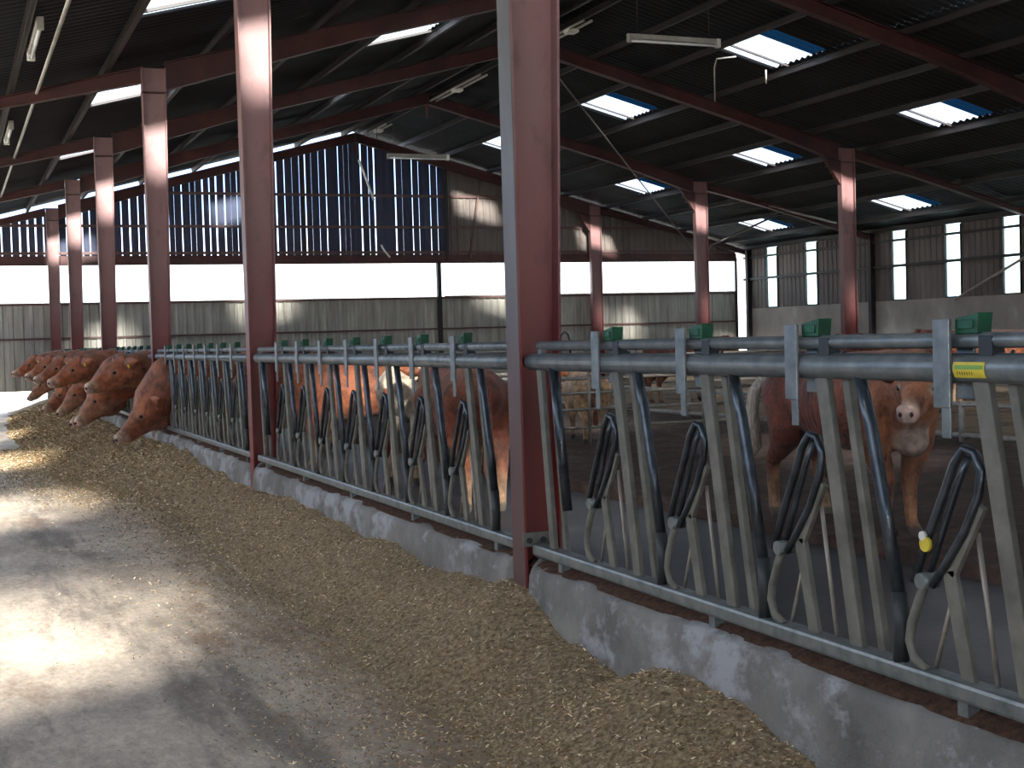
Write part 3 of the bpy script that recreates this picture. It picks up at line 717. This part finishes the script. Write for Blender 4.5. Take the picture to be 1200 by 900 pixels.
rod((22.52, 21.5, roof_z(22.52)-.2), (22.52, 26.4, 2.10), .035, 'pale diagonal brace across the slit windows', mat='pipe')
# drooping cables and water pipe near the first rooflights
def cable(pts, r, label, mat='pipe'):
    a = Vector(pts[0]); o = MB().tube([tuple(Vector(p)-a) for p in pts], r, 6).build('hanging_cable', M[mat]); o.location = a; tag(o, label, 'cable', 'hanging cables'); return o
cable([(13.15, 21.0, 6.36), (12.75, 21.0, 6.30), (12.70, 21.0, 6.15), (12.70, 21.0, 5.55)], .014, 'pale cable loop hanging left of the nearest bright rooflight')
cable([(13.9, 21.2, 6.2), (13.9, 21.2, 5.95)], .016, 'short pale rag hanging under the nearest bright rooflight')

# ------------------------------------------------------------------ cattle
def capsule(mb, a, b, ra, rb, n=None, nu=12, nv=8):
    a, b = Vector(a), Vector(b); L = (b-a).length; n = n or max(2, int(L/(min(ra, rb)*.35))+1)
    for i in range(n+1):
        t = i/n; mb.ball(a.lerp(b, t), ra+(rb-ra)*t, nu, nv)
RED, RED2, CREAM, PINK = (.20, .045, .020), (.33, .100, .040), (.62, .50, .36), (.62, .42, .36)
TORSO = [(-.80, .97, .05, .07), (-.75, .95, .15, .17), (-.64, .92, .23, .25), (-.46, .90, .255, .285), (-.22, .87, .275, .315), (.02, .855, .290, .335), (.24, .86, .285, .340), (.44, .87, .255, .335), (.60, .90, .215, .30), (.72, .93, .16, .23)]
def smoothstep(a, b, x):
    t = max(0, min(1, (x-a)/(b-a))); return t*t*(3-2*t)
def cow(name, neck, head_dir, head_up=(0, 0, 1), legs=None, coat='red', scale=1., voxel=.02, tail_col='coat', ear_tag=False, head_s=1., st=1., sway=0.):
    """returns root empty; local +x forward, z up. neck: list of (pt, r); the last is the poll"""
    mb = MB()
    for (a, b) in zip(TORSO, TORSO[1:]):
        for i in range(4):
            t = i/4; x, z, ry, rz = [a[j]+(b[j]-a[j])*t for j in range(4)]
            mb.ball((x, 0, z), (.13, ry, rz), 16, 10)
    capsule(mb, (.60, 0, .70), (.68, 0, .62), .15, .10)        # brisket
    capsule(mb, (-.70, 0, 1.02), (-.40, 0, 1.07), .10, .10)    # tail head and loin
    capsule(mb, (-.3, 0, 1.09), (.5, 0, 1.09), .09, .10)       # back line
    lg = legs or {}
    for s in (-1, 1):
        f = lg.get('f%d' % s, 0); h = lg.get('h%d' % s, 0)
        pts = [((.52, s*.15, .88), .155), ((.50, s*.175, .62), .105), ((.51+f*.4, s*.155*st, .36), .058), ((.505+f*.7, s*.15*st, .33), .052), ((.50+f, s*.145*st, .12), .040), ((.52+f, s*.145*st, .07), .045), ((.55+f, s*.145*st, .03), .050)]
        for (p, r), (q, r2) in zip(pts, pts[1:]): capsule(mb, p, q, r, r2)
        pts = [((-.56, s*.13, .90), .19), ((-.50, s*.165, .66), .145), ((-.60+h*.4, s*.155, .50), .078), ((-.69+h*.6, s*.15, .42), .055), ((-.655+h, s*.145, .14), .042), ((-.64+h, s*.145, .07), .047), ((-.61+h, s*.145, .03), .052)]
        for (p, r), (q, r2) in zip(pts, pts[1:]): capsule(mb, p, q, r, r2)
    nk = [((.50, 0, .93), .25)]+neck
    for (p, r), (q, r2) in zip(nk, nk[1:]): capsule(mb, p, q, r, r2)
    P = Vector(neck[-1][0]); d = Vector(head_dir).normalized(); u = Vector(head_up); u = (u-d*u.dot(d)).normalized(); sd = u.cross(d).normalized(); hs = head_s
    Rm = Matrix((d, sd, u)).transposed()
    def H(a, b, c): return P+d*a*hs+sd*b*hs+u*c*hs
    for (a, c, rx, ry, rz) in [(-.01, .015, .12, .120, .125), (.06, .01, .11, .118, .118), (.13, .0, .10, .098, .108), (.20, -.015, .09, .078, .094), (.27, -.025, .08, .066, .080), (.335, -.03, .07, .064, .072), (.385, -.033, .055, .070, .070), (.42, -.036, .034, .064, .056)]:
        mb.ball(H(a, 0, c), (rx*hs, ry*hs, rz*hs), 16, 10, Rm)
    capsule(mb, H(.0, 0, -.11), H(.20, 0, -.085), .085*hs, .06*hs)                # lower jaw
    capsule(mb, H(.20, 0, -.085), H(.33, 0, -.085), .06*hs, .045*hs)
    for (p, r), (q, r2) in zip(neck, neck[1:]):                                     # dewlap
        capsule(mb, (p[0]-.04, p[1], p[2]-r*.75), (q[0]-.04, q[1], q[2]-r2*.75), r*.55, r2*.5)
    for s in (-1, 1):
        mb.ball(H(.04, s*.055, -.08), (.10*hs, .055*hs, .08*hs), 12, 8, Rm)       # cheek
        mb.ball(H(.12, s*.085, .045), (.045*hs, .03*hs, .03*hs), 10, 8, Rm)       # brow
        mb.ball(H(.405, s*.036, -.0), (.035*hs, .032*hs, .03*hs), 10, 8, Rm)
        mb.ball(H(-.05, s*.055, .11), (.05*hs, .06*hs, .05*hs), 10, 8, Rm)       # poll
    tmp = bpy.data.objects.new('tmp', mb.mesh('tmp')); COL.objects.link(tmp)
    rm = tmp.modifiers.new('r', 'REMESH'); rm.mode = 'VOXEL'; rm.voxel_size = voxel; rm.use_smooth_shade = True
    sm = tmp.modifiers.new('s', 'SMOOTH'); sm.factor = .5; sm.iterations = 3
    dg = bpy.context.evaluated_depsgraph_get(); me = bpy.data.meshes.new_from_object(tmp.evaluated_get(dg)); me.name = 'cow_body'
    bpy.data.objects.remove(tmp)
    for p in me.polygons: p.use_smooth = True
    at = me.color_attributes.new('coat', 'FLOAT_COLOR', 'POINT'); fl = []
    for v in me.vertices:
        co = v.co; base = Vector(RED).lerp(Vector(RED2), smoothstep(.3, .8, mn.noise(co*1.6+Vector((3, 0, scale*9)))*.5+.5))
        if coat == 'cream':
            k = smoothstep(-.05, -.25, co.x+.05*mn.noise(co*6)); base = base.lerp(Vector((.72, .60, .45)), k)
        if coat == 'tan': base = base.lerp(Vector((.66, .42, .22)), .8)
        if coat == 'pale': base = base.lerp(Vector((.55, .36, .22)), .45)
        low = smoothstep(.42, .18, co.z) if co.x < .95 else 0
        base = base.lerp(Vector((.42, .26, .15)), low*.8)
        base = base.lerp(Vector(CREAM), smoothstep(.62, .52, co.z)*smoothstep(.2, .05, abs(co.y))*(1 if abs(co.x-.0) < .5 else .3)*.5)
        if sway: base = base.lerp(Vector((.46, .17, .07)), smoothstep(.3, .7, co.x)*.8)  # brighter light on chest and face put into the coat as orange
        rel = co-P; a = rel.dot(d)/hs; b = rel.dot(sd)/hs; c = rel.dot(u)/hs; rr = rel.length/hs
        if rr < .60:
            base = base.lerp(Vector(PINK), smoothstep(.385, .415, a)*.9); base = base.lerp(Vector(CREAM), smoothstep(.30, .37, a)*smoothstep(.44, .38, a)*.45)
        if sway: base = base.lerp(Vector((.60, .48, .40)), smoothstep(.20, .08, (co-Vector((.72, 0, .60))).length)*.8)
        if rr < .60:
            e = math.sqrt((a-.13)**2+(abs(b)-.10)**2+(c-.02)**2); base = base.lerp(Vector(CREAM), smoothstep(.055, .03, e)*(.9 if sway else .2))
        if co.z < .075 and co.x < .95: base = Vector((.16, .12, .09))
        dk = .75+.25*smoothstep(-.3, .3, mn.noise(co*3))
        fl += [base.x*dk, base.y*dk, base.z*dk, 1]
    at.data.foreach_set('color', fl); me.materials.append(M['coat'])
    root = empty(name); body = bpy.data.objects.new('cow_body', me); COL.objects.link(body); body.parent = root
    for s in (-1, 1):
        # ear: a cupped leaf standing out sideways
        e = MB(); base = H(.0, s*.10, .045); out = (sd*s*.9-d*.25+u*.10).normalized(); w = d; pts = []; nn = 7
        for i in range(nn):
            t = i/(nn-1); wd = .070*math.sin(PI*(t*.86+.10))*hs+.004; c = base+out*.24*hs*t
            pts.append((c, wd))
        ring = []
        for c, wd in pts:
            ring += [c-u*wd-d*.008, c-d*.022*hs, c+u*wd-d*.008, c+d*.012*hs]
        e.v = [tuple(p) for p in ring]
        for i in range(nn-1):
            for j in range(4): e.f.append((i*4+j, i*4+(j+1) % 4, (i+1)*4+(j+1) % 4, (i+1)*4+j)); e.sm.append(True)
        e.f.append(tuple((nn-1)*4+j for j in range(4))); e.sm.append(True)
        eo = e.build('ear', M['coat'], root)
        ea = eo.data.color_attributes.new('coat', 'FLOAT_COLOR', 'POINT')
        ea.data.foreach_set('color', [x for _ in eo.data.vertices for x in ((*RED2, 1) if coat != 'pale' else (.5, .28, .14, 1))])
        MB().ball(H(.125, s*.104, .022), .017*hs, 10, 8).build('eye', M['eye'], root)
        MB().ball(H(.447, s*.034, -.012), (.012*hs, .012*hs, .016*hs), 8, 6, Rm).build('nostril', M['nostril'], root)
        if ear_tag: MB().ball(base+out*.10*hs+d*.02-u*.02, (.006, .028, .028), 8, 6, Rm).build('ear_tag', M['eartag'], root)
    if sway: tl = MB().tube([(-.78, 0, 1.04), (-.86, sway*.45, 1.02), (-.88, sway*.9, .90), (-.88, sway, .75), (-.88, sway*1.03, .62), (-.88, sway*.95, .50), (-.88, sway*1.05, .42)], [.05, .050, .045, .050, .070, .060, .012], 10)
    else: tl = MB().tube([(-.80, 0, 1.03), (-.87, 0, .98), (-.885, 0, .85), (-.88, .01, .62), (-.88, .015, .50), (-.885, .02, .36), (-.88, .02, .27)], [.04, .034, .026, .022, .040, .045, .012], 10)
    tl.build('tail', M['hair'] if tail_col == 'cream' else M['coat'], root)
    if tail_col != 'cream':
        t = [c for c in root.children if c.name.startswith('tail')][0]
        ta = t.data.color_attributes.new('coat', 'FLOAT_COLOR', 'POINT'); ta.data.foreach_set('color', [x for _ in t.data.vertices for x in (*RED, 1)])
    root.scale = (scale,)*3
    return root
def place(r, x, y, z, rz, label, group=None, sc=None):
    r.location = (x, y, z); r.rotation_euler = (0, 0, rz)
    if sc: r.scale = (sc,)*3
    tag(r, label, 'cow', group); return r
# the cow looking at the camera
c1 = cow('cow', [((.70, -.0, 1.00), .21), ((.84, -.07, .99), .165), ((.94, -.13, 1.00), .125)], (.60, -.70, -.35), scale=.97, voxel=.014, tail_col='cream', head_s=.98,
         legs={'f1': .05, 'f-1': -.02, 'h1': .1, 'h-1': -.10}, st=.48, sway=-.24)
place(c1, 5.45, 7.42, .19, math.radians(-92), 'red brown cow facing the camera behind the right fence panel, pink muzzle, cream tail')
# cows standing behind the second panel
c2 = cow('cow', [((.78, .0, 1.02), .20), ((.98, .0, 1.06), .16), ((1.08, .0, 1.07), .13)], (.85, .0, -.45), scale=1., coat='red', ear_tag=True)
place(c2, 4.10, 14.25, .14, math.radians(163), 'red brown cow standing side-on behind the second fence panel')
c3 = cow('cow', [((.78, .05, .90), .20), ((.95, .08, .78), .16), ((1.04, .08, .70), .13)], (.55, .1, -.8), scale=1.0, coat='cream')
place(c3, 4.45, 12.7, .13, math.radians(38), 'cow with a cream rump standing with its back to the second fence panel')
c6 = copy_tree(c2); place(c6, 3.92, 10.6, .13, math.radians(84), 'red brown cow seen from behind, close to the second fence panel and the nearest column', sc=.97)
for (x, y, a, sc, lab) in ((12.9, 16.2, 195, 1.0, 'red brown cow standing beyond the middle divider, in front of the nearest far-row column'),
                           (15.3, 17.2, 160, 1.02, 'red brown cow beyond the middle divider, furthest right in the pen'),
                           (12.7, 22.4, 10, 1.0, 'red brown cow far beyond the middle divider, below the second far-row column'),
                           (14.6, 20.6, 250, .98, 'red brown cow standing by the boarded barrier of the far row')):
    place(copy_tree(c2), x, y, .19, math.radians(a), lab, 'cattle in the far half of the pen', sc)
# calf behind the barrier
c5 = cow('cow', [((.76, .0, 1.00), .17), ((.93, .0, 1.05), .13), ((1.02, .0, 1.06), .12)], (.8, .1, -.5), scale=.74, coat='tan', head_s=1.05)
place(c5, 7.28, 15.25, .19, math.radians(75), 'small pale tan calf standing behind the thin barrier rails')
# feeding herd, heads through the fence
fA = cow('cow', [((.84, .0, .95), .29), ((1.05, .0, .84), .30), ((1.22, .02, .66), .26), ((1.33, .04, .53), .17)], (.60, .18, -.44), (.5, .0, .8), scale=1.12, head_s=1.08, ear_tag=False)
fB = cow('cow', [((.84, .0, 1.0), .24), ((1.10, .0, .99), .21), ((1.30, .05, .98), .17), ((1.40, .06, .97), .13)], (.88, .30, -.38), scale=1.12, head_s=1.1, ear_tag=True)
fC = cow('cow', [((.84, .0, .96), .24), ((1.08, -.02, .86), .21), ((1.26, -.04, .72), .17), ((1.36, -.05, .63), .13)], (.70, .15, -.62), (.6, 0, .6), scale=1.12, head_s=1.05, ear_tag=False)
herd = [(fA, 17.0, 3.72, 180, 'big red cow with its neck and head lowered onto the feed, nearest of the herd'),
        (fB, 18.45, 3.68, 177, 'red cow raising its head sideways over the feed, second of the herd'),
        (fC, 19.75, 3.50, 181, 'red cow eating with lowered head, third of the herd'),
        (fA, 21.0, 3.55, 176, 'red cow bowed to the feed, fourth of the herd'),
        (fB, 22.15, 3.45, 180, 'red cow with raised head, fifth of the herd'),
        (fC, 23.1, 3.50, 183, 'red cow eating, sixth of the herd'),
        (fB, 24.7, 3.40, 178, 'red cow with raised head, seventh of the herd'),
        (fA, 26.4, 3.48, 180, 'red cow bowed to the feed, eighth of the herd'),
        (fB, 28.3, 3.42, 182, 'red cow with raised head, ninth of the herd'),
        (fC, 30.6, 3.45, 178, 'red cow eating, tenth of the herd'),
        (fB, 32.6, 3.38, 180, 'red cow with raised head, farthest of the herd by the gable')]
used = set()
for pr_, y, x, a, lab in herd:
    r = pr_ if id(pr_) not in used else copy_tree(pr_)
    used.add(id(pr_)); place(r, x, y, .135, math.radians(a), lab, 'cows feeding through the fence')

# ------------------------------------------------------------------ light
w = bpy.data.worlds.new('sky'); scene.world = w; w.use_nodes = True; nt = w.node_tree; nt.nodes.clear()
tc = nt.nodes.new('ShaderNodeTexCoord'); sp = nt.nodes.new('ShaderNodeSeparateXYZ'); nt.links.new(tc.outputs['Generated'], sp.inputs[0])
cr = ramp(nt, sp.outputs['Z'], [(.0, (1., 1., 1.)), (.055, (.97, 1., 1.)), (.10, (.38, .60, 1.)), (.17, (.45, .66, 1.)), (.26, (.88, .93, 1.)), (1., (.78, .86, 1.))])
bg = nt.nodes.new('ShaderNodeBackground'); bg.inputs[1].default_value = 2.4; nt.links.new(cr, bg.inputs[0])
wo = nt.nodes.new('ShaderNodeOutputWorld'); nt.links.new(bg.outputs[0], wo.inputs[0])
sun = bpy.data.lights.new('sun', 'SUN'); sun.energy = 42; sun.angle = math.radians(5.5); sun.color = (1., .93, .82)
so = bpy.data.objects.new('sun', sun); COL.objects.link(so)
sd_ = Vector((.115, 1., -.40)).normalized(); so.rotation_euler = sd_.to_track_quat('-Z', 'Y').to_euler(); so.location = (-2, -30, 14)

# ------------------------------------------------------------------ camera
f_px = 1601.; yaw = math.atan(661/1601.); pitch = math.radians(1.96); roll = math.radians(1.66)
fwd = Vector((math.sin(yaw)*math.cos(pitch), math.cos(yaw)*math.cos(pitch), -math.sin(pitch)))
right = Vector((math.cos(yaw), -math.sin(yaw), 0)); up = right.cross(fwd)
r2 = right*math.cos(roll)-up*math.sin(roll); u2 = r2.cross(fwd)
cam = bpy.data.cameras.new('camera'); cam.sensor_width = 36; cam.lens = 36*f_px/1200; cam.clip_start = .05; cam.clip_end = 400
co = bpy.data.objects.new('camera', cam); COL.objects.link(co)
mw = Matrix.Identity(4)
for i in range(3): mw[i][0], mw[i][1], mw[i][2] = r2[i], u2[i], -fwd[i]
mw[0][3], mw[1][3], mw[2][3] = 0, 0, 1.5
co.matrix_world = mw; scene.camera = co
vs = scene.view_settings; vs.view_transform = 'Standard'; vs.look = 'None'; vs.gamma = 1; vs.use_curve_mapping = False; vs.exposure = .6
scene.cycles.max_bounces = 10; scene.cycles.diffuse_bounces = 5; scene.cycles.transparent_max_bounces = 12; scene.cycles.use_denoising = True
